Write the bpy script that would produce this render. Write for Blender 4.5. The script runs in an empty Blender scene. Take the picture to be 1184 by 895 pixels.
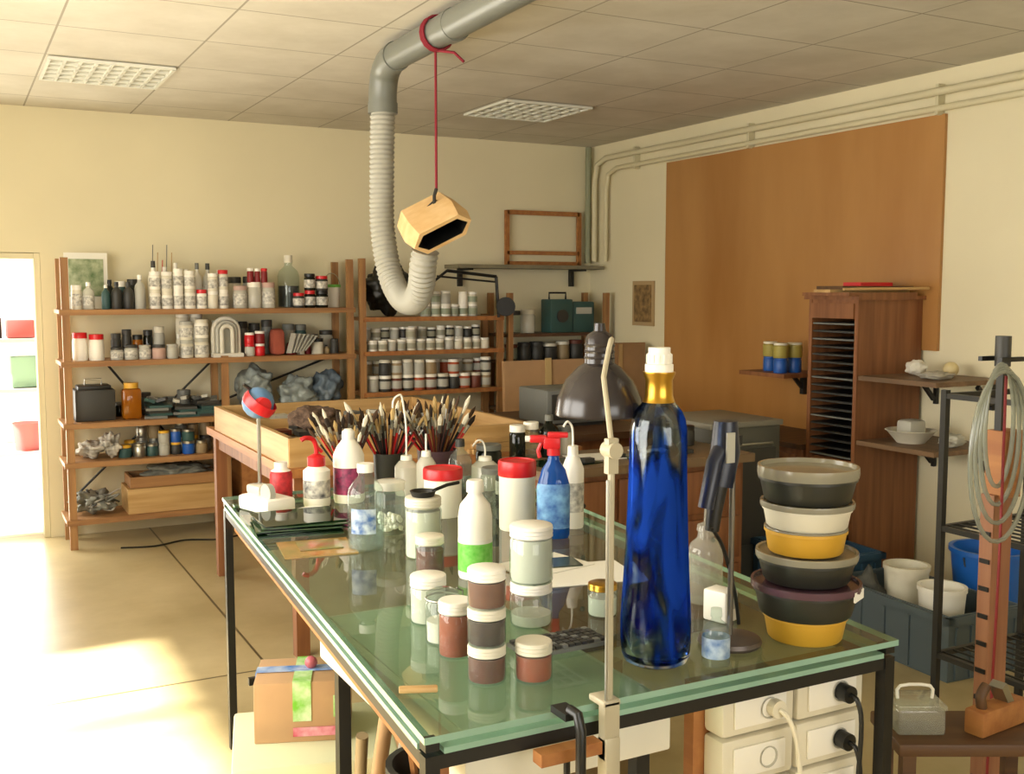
import bpy, bmesh, math, random
from mathutils import Vector, Matrix, Euler, noise
R=random.Random(7)
sc=bpy.context.scene
# ------------------------------------------------------------ materials
def lin(c):
    if isinstance(c,str):
        c=tuple(int(c[i:i+2],16)/255 for i in (0,2,4))
    return tuple((x/12.92 if x<=.04045 else ((x+.055)/1.055)**2.4) for x in c)+(1,)
def newmat(n):
    m=bpy.data.materials.new(n);m.use_nodes=True;nt=m.node_tree;nt.nodes.clear()
    return m,nt,nt.nodes.new('ShaderNodeOutputMaterial')
def M(n,c,rough=.5,metal=0,var=.0,scale=8,bump=0,c2=None,stretch=(1,1,1),spec=.5,emis=0,detail=4):
    m,nt,o=newmat(n);N=nt.nodes;L=nt.links
    b=N.new('ShaderNodeBsdfPrincipled');L.new(b.outputs[0],o.inputs[0])
    b.inputs['Roughness'].default_value=rough;b.inputs['Metallic'].default_value=metal
    b.inputs['Specular IOR Level'].default_value=spec
    col=lin(c)
    b.inputs['Base Color'].default_value=col
    if var or c2 or bump:
        tc=N.new('ShaderNodeTexCoord');mp=N.new('ShaderNodeMapping');mp.inputs['Scale'].default_value=stretch
        L.new(tc.outputs['Object'],mp.inputs[0])
        no=N.new('ShaderNodeTexNoise');no.inputs['Scale'].default_value=scale;no.inputs['Detail'].default_value=detail
        L.new(mp.outputs[0],no.inputs['Vector'])
        cr=N.new('ShaderNodeValToRGB');cr.color_ramp.elements[0].position=.32;cr.color_ramp.elements[1].position=.68
        L.new(no.outputs[0],cr.inputs[0])
        if c2: a,bb=col,lin(c2)
        else: a=tuple(x*(1-var) for x in col[:3])+(1,);bb=tuple(min(1,x*(1+var*.6)) for x in col[:3])+(1,)
        cr.color_ramp.elements[0].color=a;cr.color_ramp.elements[1].color=bb
        L.new(cr.outputs[0],b.inputs['Base Color'])
        if bump:
            bp=N.new('ShaderNodeBump');bp.inputs['Strength'].default_value=bump;bp.inputs['Distance'].default_value=.01
            L.new(no.outputs[0],bp.inputs['Height']);L.new(bp.outputs[0],b.inputs['Normal'])
    return m
def wood(n,c,c2,axis='x',scale=6,rough=.55):
    s={'x':(.6,9,9),'y':(9,.6,9),'z':(9,9,.6)}[axis]
    return M(n,c,rough,c2=c2,scale=scale/2,stretch=s,bump=.05)
def glassm(n,tint='FFFFFF',mixw=0.0,wcol='FFFFFF',rough=.02,ior=1.45):
    """thin clear material: transparent + fresnel gloss on outer faces (+ some milky diffuse)"""
    m,nt,o=newmat(n);N=nt.nodes;L=nt.links
    t=N.new('ShaderNodeBsdfTransparent');t.inputs[0].default_value=lin(tint)
    g=N.new('ShaderNodeBsdfGlossy');g.inputs['Roughness'].default_value=rough
    fr=N.new('ShaderNodeFresnel');fr.inputs[0].default_value=ior
    ge=N.new('ShaderNodeNewGeometry');iv=N.new('ShaderNodeMath');iv.operation='SUBTRACT';iv.inputs[0].default_value=1;L.new(ge.outputs['Backfacing'],iv.inputs[1])
    mu=N.new('ShaderNodeMath');mu.operation='MULTIPLY';L.new(fr.outputs[0],mu.inputs[0]);L.new(iv.outputs[0],mu.inputs[1])
    src=t
    if mixw:
        d=N.new('ShaderNodeBsdfDiffuse');d.inputs[0].default_value=lin(wcol)
        mx=N.new('ShaderNodeMixShader');mx.inputs[0].default_value=mixw
        L.new(t.outputs[0],mx.inputs[1]);L.new(d.outputs[0],mx.inputs[2]);src=mx
    mx=N.new('ShaderNodeMixShader')
    L.new(mu.outputs[0],mx.inputs[0]);L.new(src.outputs[0],mx.inputs[1]);L.new(g.outputs[0],mx.inputs[2])
    L.new(mx.outputs[0],o.inputs[0]);return m

white=M('white_plastic','F0ECE0',.4)
offw=M('offwhite_plastic','DAD4C0',.45,var=.08)
milky=glassm('milky_plastic','F4F3EC',.5,'F0ECDE',.2)
clear=glassm('clear_glass','EAF1EC',.08,'D6DED8')
tglass=glassm('table_glass','DDEADF',.05,'AEBBA6',.01,1.5)
gedge=M('glass_edge','8FB3A0',.15,var=.15,scale=5)
red=M('red_plastic','CC1A22',.35)
dred=M('dark_red','7E1518',.5)
blue=M('blue_plastic','1F56A8',.4)
green=M('green_label','5FB93A',.5,c2='86CC62',scale=70)
pink=M('magenta_label','A83262',.5,c2='54203F',scale=60)
black=M('black_plastic','131312',.4)
dgrey=M('dark_grey','34332F',.5)
grey=M('grey_plastic','6E6F69',.5)
duct_g=M('duct_grey','6E7068',.35)
metal=M('steel','A8A69C',.3,metal=.9)
dmetal=M('dark_steel','2A2926',.45,metal=.4)
brass=M('brass','C79A3C',.28,metal=.95)
brown=M('brown_pigment','6A3220',.5,var=.2,scale=30)
dbrown=M('dark_pigment','3F221C',.5)
orange=M('orange_pigment','A84A26',.5,var=.15,scale=30)
teal=M('teal_paint','2F4F4C',.5)
yellow=M('yellow_plastic','DDAA28',.4)
card=M('cardboard','B8936A',.8,var=.1,scale=5)
paper=M('paper','ECEAE0',.8)
plaster=M('plaster','DCD7C8',.8,var=.1)
wd_shelf=wood('shelf_wood','865C36','A67A4A','x')
wd_post=wood('post_wood','8A603A','AA7E4C','z')
wd_light=wood('light_wood','AE8850','C6A26C','x')
wd_lighty=wood('light_wood_y','A67E48','C29C66','y')
wd_red=wood('red_wood','724424','8C5A34','z')
wd_dark=wood('dark_wood','4A301E','624426','x')
wd_pale=wood('pale_ply','CBA36C','D9B682','x')
wd_orange=wood('orange_wood','945C30','AE7640','y')
rope_m=M('rope_red','7E1424',.8)
beige=M('beige_metal','B4AB92',.4)
lampm=M('lamp_brown','2C2626',.22)
T_pk=M('pale_pink','BC9C90',.5);T_gy=M('pale_grey','B0AEA2',.5);T_tn=M('tan_content','96815F',.5);gb_dark=glassm('dark_bottle','4A5A48',.35,'1E241C')
amber=glassm('amber_glass','D98A22',.5,'B5701A')
jlab=M('printed_label','E4E0D4',.6,c2='8E8C84',scale=55)

# ------------------------------------------------------------ builder
class B:
    def __init__(s,name,loc=(0,0,0),rz=0):
        s.bm=bmesh.new();s.m=[];s.name=name;s.loc=loc;s.rz=rz
    def mi(s,m):
        if m not in s.m:s.m.append(m)
        return s.m.index(m)
    def _f(s,vs,i):
        try:
            f=s.bm.faces.new(vs);f.material_index=i;return f
        except ValueError: return None
    def box(s,c,d,m,rot=None,bev=0,taper=1):
        i=s.mi(m);x,y,z=d[0]/2,d[1]/2,d[2]/2
        mt=Matrix.Translation(c)@(Euler(rot).to_matrix().to_4x4() if rot else Matrix())
        co=[(-x*taper,-y*taper,-z),(x*taper,-y*taper,-z),(x*taper,y*taper,-z),(-x*taper,y*taper,-z),(-x,-y,z),(x,-y,z),(x,y,z),(-x,y,z)]
        v=[s.bm.verts.new(mt@Vector(k)) for k in co]
        fs=[s._f([v[k] for k in q],i) for q in ((0,3,2,1),(4,5,6,7),(0,1,5,4),(1,2,6,5),(2,3,7,6),(3,0,4,7))]
        if bev:
            es={e for f in fs for e in f.edges}
            r=bmesh.ops.bevel(s.bm,geom=list(es),offset=bev,segments=2,affect='EDGES',profile=.5)
            for f in r['faces']: f.material_index=i
        return s
    def lathe(s,c,prof,m,seg=24,axis=None,sx=1,sy=1,lobes=None):
        """prof: list of (r,z[,mat]) ; mat of point = band from this to next"""
        mt=Matrix.Translation(c)
        if axis is not None: mt=mt@Vector((0,0,1)).rotation_difference(Vector(axis)).to_matrix().to_4x4()
        rings=[];cur=m;mats=[]
        for p in prof:
            if len(p)>2:cur=p[2]
            mats.append(s.mi(cur))
            if p[0]<1e-5: rings.append([s.bm.verts.new(mt@Vector((0,0,p[1])))])
            else:
                ring=[]
                for k in range(seg):
                    a=2*math.pi*k/seg;q=p[0]
                    if lobes: q*=1+lobes(a,p[1])
                    ring.append(s.bm.verts.new(mt@Vector((q*sx*math.cos(a),q*sy*math.sin(a),p[1]))))
                rings.append(ring)
        for a in range(len(rings)-1):
            A,Bq,i=rings[a],rings[a+1],mats[a]
            for k in range(seg):
                k2=(k+1)%seg
                if len(A)==1 and len(Bq)==1: break
                if len(A)==1: s._f([A[0],Bq[k2],Bq[k]],i)
                elif len(Bq)==1: s._f([A[k],A[k2],Bq[0]],i)
                else: s._f([A[k],A[k2],Bq[k2],Bq[k]],i)
        return s
    def cyl(s,c,r,h,m,seg=20,r2=None,axis=None):
        r2=r if r2 is None else r2
        return s.lathe(c,[(0,0),(r,0),(r2,h),(0,h)],m,seg,axis)
    def ball(s,c,r,m,seg=16,sz=1):
        n=8;return s.lathe(c,[(r*math.sin(math.pi*k/n),-r*sz*math.cos(math.pi*k/n)) for k in range(n+1)],m,seg)
    def tube(s,pts,r,m,seg=8,smooth=0,rib=0):
        pts=[Vector(p) for p in pts]
        if smooth:
            q=[]
            for k in range(len(pts)-1):
                p0=pts[max(k-1,0)];p1=pts[k];p2=pts[k+1];p3=pts[min(k+2,len(pts)-1)]
                for j in range(smooth):
                    t=j/smooth
                    q.append(.5*((2*p1)+(-p0+p2)*t+(2*p0-5*p1+4*p2-p3)*t*t+(-p0+3*p1-3*p2+p3)*t**3))
            q.append(pts[-1]);pts=q
        if rib:   # resample evenly so that the ribs are regular
            L=[0]
            for k in range(1,len(pts)): L.append(L[-1]+(pts[k]-pts[k-1]).length)
            n=int(L[-1]/.0115);q=[];k=0
            for j in range(n+1):
                d=L[-1]*j/n
                while k<len(L)-2 and L[k+1]<d:k+=1
                t=(d-L[k])/max(1e-6,L[k+1]-L[k]);q.append(pts[k].lerp(pts[k+1],t))
            pts=q
        i=s.mi(m);rings=[];pu=None
        for k,p in enumerate(pts):
            t=(pts[min(k+1,len(pts)-1)]-pts[max(k-1,0)]).normalized()
            if pu is None:
                pu=t.orthogonal().normalized()
            pu=(pu-t*pu.dot(t)).normalized();w=t.cross(pu)
            rr=(r[k] if isinstance(r,list) else r)*(1+rib*(k%2))
            rings.append([s.bm.verts.new(p+(pu*math.cos(2*math.pi*a/seg)+w*math.sin(2*math.pi*a/seg))*rr) for a in range(seg)])
        for a in range(len(rings)-1):
            for k in range(seg):
                s._f([rings[a][k],rings[a][(k+1)%seg],rings[a+1][(k+1)%seg],rings[a+1][k]],i)
        s._f(rings[0][::-1],i);s._f(rings[-1],i)
        return s
    def done(s,sharp=38,recalc=True):
        if recalc: bmesh.ops.recalc_face_normals(s.bm,faces=s.bm.faces)
        for f in s.bm.faces:f.smooth=True
        for e in s.bm.edges:
            if len(e.link_faces)==2: e.smooth=e.calc_face_angle(0)<math.radians(sharp)
        me=bpy.data.meshes.new(s.name);s.bm.to_mesh(me);s.bm.free()
        for m in s.m:me.materials.append(m)
        o=bpy.data.objects.new(s.name,me);sc.collection.objects.link(o)
        o.location=s.loc;o.rotation_euler=(0,0,s.rz);return o

# ------------------------------------------------------------ room
XL,XR,YF,YB,ZC=-1.5,4.7,-2.0,7.5,2.78
def grid_mat(name,ca,cb,cl,lines,width,rough,nscale):
    m,nt,o=newmat(name);N=nt.nodes;L=nt.links
    b=N.new('ShaderNodeBsdfPrincipled');L.new(b.outputs[0],o.inputs[0])
    tc=N.new('ShaderNodeTexCoord')
    n1=N.new('ShaderNodeTexNoise');n1.inputs['Scale'].default_value=nscale;n1.inputs['Detail'].default_value=9;n1.inputs['Roughness'].default_value=.62;L.new(tc.outputs['Object'],n1.inputs[0])
    cr=N.new('ShaderNodeValToRGB');cr.color_ramp.elements[0].position=.35;cr.color_ramp.elements[1].position=.68
    cr.color_ramp.elements[0].color=lin(ca);cr.color_ramp.elements[1].color=lin(cb);L.new(n1.outputs[0],cr.inputs[0])
    sep=N.new('ShaderNodeSeparateXYZ');L.new(tc.outputs['Object'],sep.inputs[0])
    fac=None
    for ax,off,per in lines:
        a=N.new('ShaderNodeMath');a.operation='SUBTRACT';a.inputs[1].default_value=off;L.new(sep.outputs[ax],a.inputs[0])
        w=N.new('ShaderNodeMath');w.operation='PINGPONG';w.inputs[1].default_value=per/2;L.new(a.outputs[0],w.inputs[0])
        l=N.new('ShaderNodeMath');l.operation='LESS_THAN';l.inputs[1].default_value=width;L.new(w.outputs[0],l.inputs[0])
        if fac is None: fac=l
        else:
            q=N.new('ShaderNodeMath');q.operation='MAXIMUM';L.new(fac.outputs[0],q.inputs[0]);L.new(l.outputs[0],q.inputs[1]);fac=q
    mx=N.new('ShaderNodeMix');mx.data_type='RGBA';mx.inputs['B'].default_value=lin(cl)
    L.new(fac.outputs[0],mx.inputs['Factor']);L.new(cr.outputs[0],mx.inputs['A']);L.new(mx.outputs['Result'],b.inputs['Base Color'])
    n2=N.new('ShaderNodeTexNoise');n2.inputs['Scale'].default_value=2.5;n2.inputs['Detail'].default_value=3;L.new(tc.outputs['Object'],n2.inputs[0])
    mr=N.new('ShaderNodeMapRange');mr.inputs['To Min'].default_value=rough[0];mr.inputs['To Max'].default_value=rough[1];L.new(n2.outputs[0],mr.inputs[0]);L.new(mr.outputs[0],b.inputs['Roughness'])
    return m
floorm=grid_mat('floor_concrete','A08F66','C0AF86','5A4E34',((0,1.16,3.0),(1,4.42,3.2)),.006,(.25,.4),1.2)
ceilm=grid_mat('ceiling_tiles','C4BDAC','D4CEBF','9C9584',((0,.48,.64),(1,5.82,.64)),.005,(.9,.95),2.2)
wallm=M('wall_paint','E0D6B4',.85,var=.04,scale=1.2)
b=B('floor');b.box(((XL+XR)/2,(YF+YB)/2,-.05),(XR-XL+.4,YB-YF+.4,.1),floorm);o=b.done()
b=B('ceiling');b.box(((XL+XR)/2,(YF+YB)/2,ZC+.05),(XR-XL+.4,YB-YF+.4,.1),ceilm);b.done()
def wall(name,pieces):
    b=B(name)
    for lo,hi in pieces:
        b.box([(a+c)/2 for a,c in zip(lo,hi)],[c-a for a,c in zip(lo,hi)],wallm)
    return b.done()
DX0,DX1,DZ=-.45,.54,1.86
wall('wall_back',[((XL-.2,YB,0),(DX0,YB+.18,ZC)),((DX1,YB,0),(XR+.2,YB+.18,ZC)),((DX0,YB,DZ),(DX1,YB+.18,ZC))])
wall('wall_right',[((XR,YF-.2,0),(XR+.2,YB,ZC))])
WZ0,WZ1=.95,2.4
wy=[(1.0,2.8),(3.05,4.95)]
wall('wall_left',[((XL-.2,YF-.2,0),(XL,YB,WZ0)),((XL-.2,YF-.2,WZ1),(XL,YB,ZC)),((XL-.2,YF-.2,WZ0),(XL,wy[0][0],WZ1)),((XL-.2,wy[0][1],WZ0),(XL,wy[1][0],WZ1)),((XL-.2,wy[1][1],WZ0),(XL,YB,WZ1))])
wall('wall_front',[((XL,YF-.2,0),(XR,YF,1.0)),((XL,YF-.2,2.3),(XR,YF,ZC)),((XL,YF-.2,1.0),(-.4,YF,2.3)),((2.4,YF-.2,1.0),(XR,YF,2.3))])  # unseen front wall; its window opening is added for fill light
def winframe(name,axis,fix,a0,a1,z0,z1):
    b=B(name);t=.05
    def bar(p0,p1,q0,q1):
        c=[0,0,(q0+q1)/2];d=[.06,.06,q1-q0]
        c[axis]=fix;c[1-axis]=(p0+p1)/2;d[1-axis]=p1-p0
        b.box(c,d,white)
    bar(a0,a1,z0,z0+t);bar(a0,a1,z1-t,z1);bar(a0,a0+t,z0+t,z1-t);bar(a1-t,a1,z0+t,z1-t);mid=(a0+a1)/2;bar(mid-.025,mid+.025,z0+t,z1-t)
    return b.done()
for k,(a,c) in enumerate(wy): winframe('window_%d'%(k+1),0,XL-.1,a,c,WZ0,WZ1)
winframe('window_3',1,YF-.1,-.4,2.4,1.0,2.3)  # added window behind the camera, goes with the fill light
b=B('door_1');fm=M('door_frame_paint','DCD3B0',.6)
b.box((DX1-.02,YB+.09,DZ/2),(.036,.16,DZ-.004),fm);b.box((DX0+.02,YB+.09,DZ/2),(.036,.16,DZ-.004),fm);b.box(((DX0+DX1)/2,YB+.09,DZ-.022),(DX1-DX0-.08,.16,.036),fm);b.done()
# beyond the door
b=B('courtyard_ground');b.box((0,10.2,-.06),(7,5.0,.1),M('courtyard_paving','E2DCCB',.8,var=.05));b.done()
b=B('courtyard_wall');b.box((0,12.6,1.4),(7,.2,2.8),M('courtyard_render','D9D6CC',.9,var=.05));b.done()
b=B('outdoor_trolley',(.42,9.3,-.01));sg=M('trolley_grey','9C9C94',.6);tpale=M('trolley_green','7E9A86',.6)
for x in(-.25,.22):
    for y in(-.2,.2):
        b.box((x,y,.66),(.03,.03,1.2),sg);b.cyl((x-.015,y,.05),.05,.03,dgrey,14,axis=(1,0,0))
for z in(.35,.85,1.24): b.box((-.015,0,z),(.5,.44,.03),sg)
b.box((.08,-.08,1.33),(.20,.2,.14),M('crate_red','A04444',.6),bev=.01);b.box((.1,-.05,.99),(.2,.22,.24),tpale,bev=.01);b.cyl((.1,-.08,.365),.09,.22,M('pot_red','B05050',.6),18,.11);b.cyl((-.12,-.05,1.255),.07,.16,dgrey,18)
b.done()

# ceiling lights (recessed louvre panels)
lm=M('louvre','DAD9CC',.5);ldk=M('louvre_inner','B4B3A4',.6)
def louvre(x,y):
    b=B('ceiling_light_panel',(x,y,ZC-.010))
    b.box((0,0,.006),(.6,.6,.006),ldk)
    for s in(-1,1):
        b.box((s*.3,0,-.002),(.016,.61,.014),lm);b.box((0,s*.3,-.002),(.61,.016,.014),lm)
    for k in range(1,8):
        b.box((-.3+.6*k/8,0,-.002),(.014,.58,.012),lm)
    for k in range(1,5):
        b.box((0,-.3+.6*k/5,-.002),(.58,.014,.012),lm)
    return b.done()
louvre(.80,6.14);louvre(3.36,6.14)

# ------------------------------------------------------------ wall panel, poster, pipes
plym=M('plywood_panel','9E6C36',.36,c2='B6864E',scale=1.0,stretch=(1,2.2,.5),detail=9)
b=B('plywood_panel');b.box((4.689,5.42,1.63),(.02,2.02,1.83),plym);b.box((4.689,4.19,1.92),(.02,.44,1.25),plym);b.done()
b=B('mosaic_poster');pm=M('poster_print','9A7B4C',.7,c2='5F4B30',scale=25);b.box((4.692,6.72,1.52),(.012,.28,.34),M('poster_border','AE946A',.7));b.box((4.684,6.72,1.52),(.006,.22,.28),pm);b.done()
pp=M('pipe_paint','D0C7A4',.5)
b=B('heating_pipes')
b.tube([(4.65,-1.8,2.66),(4.65,7.2,2.66),(4.65,7.32,2.62),(4.65,7.36,2.5),(4.65,7.36,1.85)],.022,pp,10)
b.tube([(4.655,-1.8,2.58),(4.655,7.05,2.57),(4.655,7.17,2.53),(4.655,7.2,2.4),(4.655,7.2,1.85)],.018,pp,10)
b.tube([(4.64,7.44,2.77),(4.64,7.44,1.84)],.025,M('pipe_green','8C8E70',.5),10)
for y in (1,2.5,4,5.5,6.8): b.box((4.67,y,2.62),(.05,.02,.16),pp)
b.done()

# ------------------------------------------------------------ extraction duct
b=B('extraction_duct')
b.tube([(1.80,-1.98,2.69),(1.85,3.6,2.69),(1.87,4.68,2.69)],.062,duct_g,28)
b.tube([(1.87,4.66,2.69),(1.875,4.76,2.68),(1.88,4.84,2.64),(1.88,4.87,2.55),(1.88,4.87,2.47)],.068,duct_g,28,smooth=3)
b.cyl((1.862,4.0,2.69),.068,.06,duct_g,28,axis=(0,1,0));b.cyl((1.88,4.87,2.46),.071,.05,duct_g,28)
for y in(-1,.5,2,3.4): b.box((1.84,y,2.755),(.03,.02,.06),dmetal)
b.tube([(1.88,4.87,2.50),(1.872,4.87,2.2),(1.868,4.86,1.92),(1.88,4.80,1.70),(1.89,4.68,1.585),(1.885,4.52,1.57),(1.87,4.40,1.63),(1.85,4.33,1.72),(1.85,4.30,1.79)],.054,M('hose_white','A2A095',.55),24,smooth=12,rib=.13)
b.done(24)
b=B('extraction_hood',(1.85,4.2,1.90))
rot=Euler((math.radians(32),math.radians(-27),math.radians(-16))).to_matrix()
def hexring(wx,hz,y): return [rot@Vector((wx*cx,y,hz*cz)) for cx,cz in((-.5,0),(-.34,-.5),(.34,-.5),(.5,0),(.34,.5),(-.34,.5))]
rings=[hexring(.27,.105,-.10),hexring(.30,.15,-.02),hexring(.27,.12,.12)]
inn=[hexring(.235,.075,-.10),hexring(.235,.09,.09)]
i1=b.mi(wd_pale);i2=b.mi(black);V=[[b.bm.verts.new(v) for v in r] for r in rings+inn]
for k in range(6):
    k2=(k+1)%6
    b._f([V[0][k],V[0][k2],V[1][k2],V[1][k]],i1);b._f([V[1][k],V[1][k2],V[2][k2],V[2][k]],i1)
    b._f([V[0][k],V[0][k2],V[3][k2],V[3][k]],i1);b._f([V[3][k],V[3][k2],V[4][k2],V[4][k]],i2)
b._f(V[2],i1);b._f(V[4],i2)
b.tube([(0.0,.0,.07),(0,0,.12),(.01,0,.15)],.008,dmetal);b.tube([(-.08,.03,.02),(.0,.0,.10),(.08,.03,.10)],.004,dmetal)
b.done()
b=B('rope',(0,0,0))
b.tube([(1.86,4.2,2.05),(1.86,4.2,2.63)],.006,rope_m)
for k in range(3):
    y=4.17+k*.014;b.tube([(1.86+.070*math.cos(t),y,2.69+.070*math.sin(t)) for t in [j*math.pi/8 for j in range(17)]],.006,rope_m,6)
b.tube([(1.86,4.18,2.62),(1.90,4.1,2.60),(1.93,4.07,2.56)],.006,rope_m)
b.done()

# ------------------------------------------------------------ shelves and contents
def jar(b,x,y,z,r,h,body,lid,lidh=.22,label=None,seg=14,shoulder=True):
    hl=h*lidh;hb=h-hl
    p=[(0,0,body),(r*.95,0,body)]
    if label: p+=[(r,.1*hb,body),(r,.2*hb,label),(r*1.01,.8*hb,label),(r,.8*hb,body)]
    else: p+=[(r,.06*hb,body)]
    p+=[(r,.9*hb,body),(r*(.86 if shoulder else .98),hb,lid),(r*.96,hb,lid),(r*.96,h*.98,lid),(r*.9,h,lid),(0,h,lid)]
    b.lathe((x,y,z),p,body,seg)
def bottle(b,x,y,z,r,h,body,cap,label=None,seg=16,neck=.35,capf=.14):
    p=[(0,0,body),(r*.96,0,body),(r,.02*h,body)]
    if label:p+=[(r,.14*h,body),(r*1.012,.15*h,label),(r*1.012,.5*h,label),(r,.51*h,body)]
    p+=[(r,.6*h,body),(r*.85,.7*h,body),(r*neck,.80*h,body),(r*neck,(1-capf)*h,body),(r*neck*1.2,(1-capf)*h,cap),(r*neck*1.1,h,cap),(0,h,cap)]
    b.lathe((x,y,z),p,body,seg)
YS=7.05
b=B('wooden_shelf_unit')
depth=.36;yc=YS+depth/2
for x in(.64,1.60,2.47):
    zt=1.82 if x!=1.60 else 1.19
    for yy in(YS+.02,YS+depth-.02): b.box((x,yy,zt/2),(.045,.035,zt),wd_post)
for z,x0,x1 in((1.50,.6,2.5),(1.18,.6,2.5),(.795,.6,1.63),(.55,.6,1.63),(.19,.6,1.63)):
    b.box(((x0+x1)/2,yc,z-.012),(x1-x0,depth-.01,.024),wd_shelf)
    b.box(((x0+x1)/2,YS-.008,z-.017),(x1-x0,.015,.034),wd_shelf)
b.tube([(1.62,YS+depth-.01,.85),(2.45,YS+depth-.01,1.15)],.008,dmetal);b.tube([(.66,YS+depth-.01,.25),(1.6,YS+depth-.01,1.15)],.008,dmetal);b.tube([(1.58,YS+depth-.01,.25),(.9,YS+depth-.01,1.15)],.008,dmetal)
b.done()
def row(name,x0,x1,z,rr,hh,bodies,lids,label=None,y=YS+.13,stack=0,gap=.003,seed=1,yj=.015,kind='jar'):
    r0=random.Random(seed);b=B(name);x=x0
    while True:
        r=r0.uniform(*rr)
        if x+2*r>x1:break
        n=2 if r0.random()<stack else 1
        zz=z;yy=y+r0.uniform(-yj,yj);k=r0.random()
        for q in range(n):
            h=r0.uniform(*hh)
            body=r0.choice(bodies);lid=r0.choice(lids)
            if kind=='bottle' or (kind=='mix' and r0.random()<.5): bottle(b,x+r,yy,zz,r,h*1.15,body,lid,label if r0.random()<.7 else None,12)
            else: jar(b,x+r,yy,zz,r,h,body,lid,.2,label if (label and r0.random()<.8) else None,12)
            if kind!='jar':break
            zz+=h
        x+=2*r+gap
    return b.done()
YB2=YS+.27
# shelf 1 (z 1.50)
row('paint_bottles',.68,.90,1.5,(.03,.04),(.12,.17),[offw,T_gy,blue,milky],[white,dgrey],label=jlab,seed=3,kind='mix',y=YS+.08)
row('dark_glass_bottles',.86,1.15,1.5,(.024,.036),(.13,.2),[gb_dark,dgrey,T_gy,teal,T_tn],[black,dgrey,white],seed=4,kind='bottle',y=YS+.1)
row('dark_glass_bottles',.9,1.15,1.5,(.03,.04),(.14,.24),[gb_dark,dgrey,offw,teal],[black,dgrey,white],seed=44,kind='mix',y=YB2)
row('white_paint_bottles',1.15,1.68,1.5,(.032,.038),(.11,.13),[white,offw],[white,white,red,offw],label=jlab,stack=.75,seed=5,y=YS+.09)
row('paint_bottles',1.16,1.66,1.5,(.030,.036),(.22,.27),[white,offw,T_gy],[dgrey,blue,white,grey],label=jlab,seed=15,y=YS+.2,kind='bottle')
row('large_powder_jars',1.685,2.05,1.5,(.042,.048),(.15,.18),[T_pk,T_gy,milky],[red,white,T_pk],label=jlab,seed=6,y=YS+.1)
row('large_powder_jars',1.69,2.0,1.5,(.04,.048),(.2,.24),[T_gy,dgrey,offw],[dgrey,white,T_gy],seed=46,y=YB2)
b=B('glass_demijohn',(2.10,YS+.23,1.5));bottle(b,0,0,0,.075,.36,clear,offw,None,24);b.lathe((0,0,0),[(0,.005),(.07,.005),(.07,.15),(0,.15)],gb_dark,20);b.done()
row('red_lid_jars',2.08,2.36,1.5,(.038,.045),(.10,.12),[dgrey,gb_dark],[red,black],label=jlab,seed=8,stack=.8,y=YS+.07,yj=.01)
b=B('white_bucket',(2.40,YS+.2,1.5));b.lathe((0,0,0),[(0,0),(.05,0),(.06,.14),(.064,.14,green),(.064,.16,green),(0,.16)],white,18);b.tube([(.062*math.cos(t),0,.14+.1*math.sin(t)) for t in [j*math.pi/10 for j in range(11)]],.003,metal,5);b.done()
b=B('framed_leaf_picture',(.80,YS+.335,1.5));b.box((0,0,.18),(.26,.015,.36),paper);b.box((0,-.01,.2),(.21,.006,.24),M('leaf_print','5E7A50',.7,c2='B9C2A0',scale=20));b.done()
row('small_red_pots',1.78,1.96,1.67,(.02,.026),(.08,.10),[red,dred,yellow],[white,red],seed=10,y=YS+.1,yj=0)
b=B('thin_rods',(1.2,YS+.32,1.5))
for k in range(5): b.tube([(k*.03,0,0),(k*.03+.02,.02,.42-.05*(k%3))],.003,[grey,wd_light,red][k%3],5)
b.done()
# shelf 2 (z 1.18)
row('red_lid_tubs',.68,.90,1.18,(.042,.05),(.16,.19),[white],[red],label=jlab,seed=11,y=YS+.1)
row('powder_jars',.90,1.33,1.18,(.036,.044),(.08,.1),[T_pk,T_gy,milky,dgrey],[offw,dgrey,T_gy],label=jlab,seed=12,y=YS+.08)
row('powder_jars',.92,1.32,1.18,(.03,.038),(.15,.22),[T_pk,dgrey,amber,gb_dark,T_gy],[black,offw,dgrey],seed=13,y=YS+.2)
row('white_jars',1.33,1.54,1.18,(.044,.05),(.11,.13),[white,offw],[offw,T_gy],label=jlab,stack=.8,seed=14,y=YS+.1)
row('white_jars',1.34,1.54,1.18,(.04,.045),(.13,.15),[T_gy,offw],[white],stack=.9,seed=54,y=YB2)
b=B('plaster_arch_relief',(1.63,YS+.10,1.18))
for k,rr in enumerate((.085,.06,.035)):
    pts=[(-rr,-.02*k,0),(-rr,-.02*k,.17)]+[(-rr*math.cos(t),-.02*k,.17+rr*math.sin(t)) for t in [j*math.pi/10 for j in range(1,10)]]+[(rr,-.02*k,.17),(rr,-.02*k,0)]
    b.tube(pts,.014,plaster if k!=1 else T_gy,8)
b.box((0,.015,.12),(.17,.02,.24),T_gy);b.box((0,-.03,.012),(.2,.09,.024),plaster);b.done()
row('red_paint_pots',1.75,1.92,1.18,(.033,.036),(.075,.085),[red,dred,milky],[white,red],stack=1,seed=16,y=YS+.09)
row('dark_tins',1.72,2.05,1.18,(.04,.05),(.18,.24),[dgrey,T_gy,dred,grey],[dgrey,offw],seed=56,y=YB2)
b=B('canvas_pouch',(1.98,YS+.12,1.18));b.box((0,0,.09),(.085,.12,.18),M('canvas_red','A2503C',.9,var=.2),bev=.03,taper=1.1);b.done()
row('paint_tools_jars',2.05,2.44,1.18,(.02,.045),(.05,.11),[T_gy,dgrey,T_tn,offw,dred],[dgrey,offw,black],seed=17,kind='mix',y=YS+.12)
row('grey_tins',2.06,2.44,1.18,(.035,.05),(.12,.22),[T_gy,grey,dgrey,teal],[dgrey,grey],seed=37,y=YB2)
b=B('glass_shards')
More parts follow.
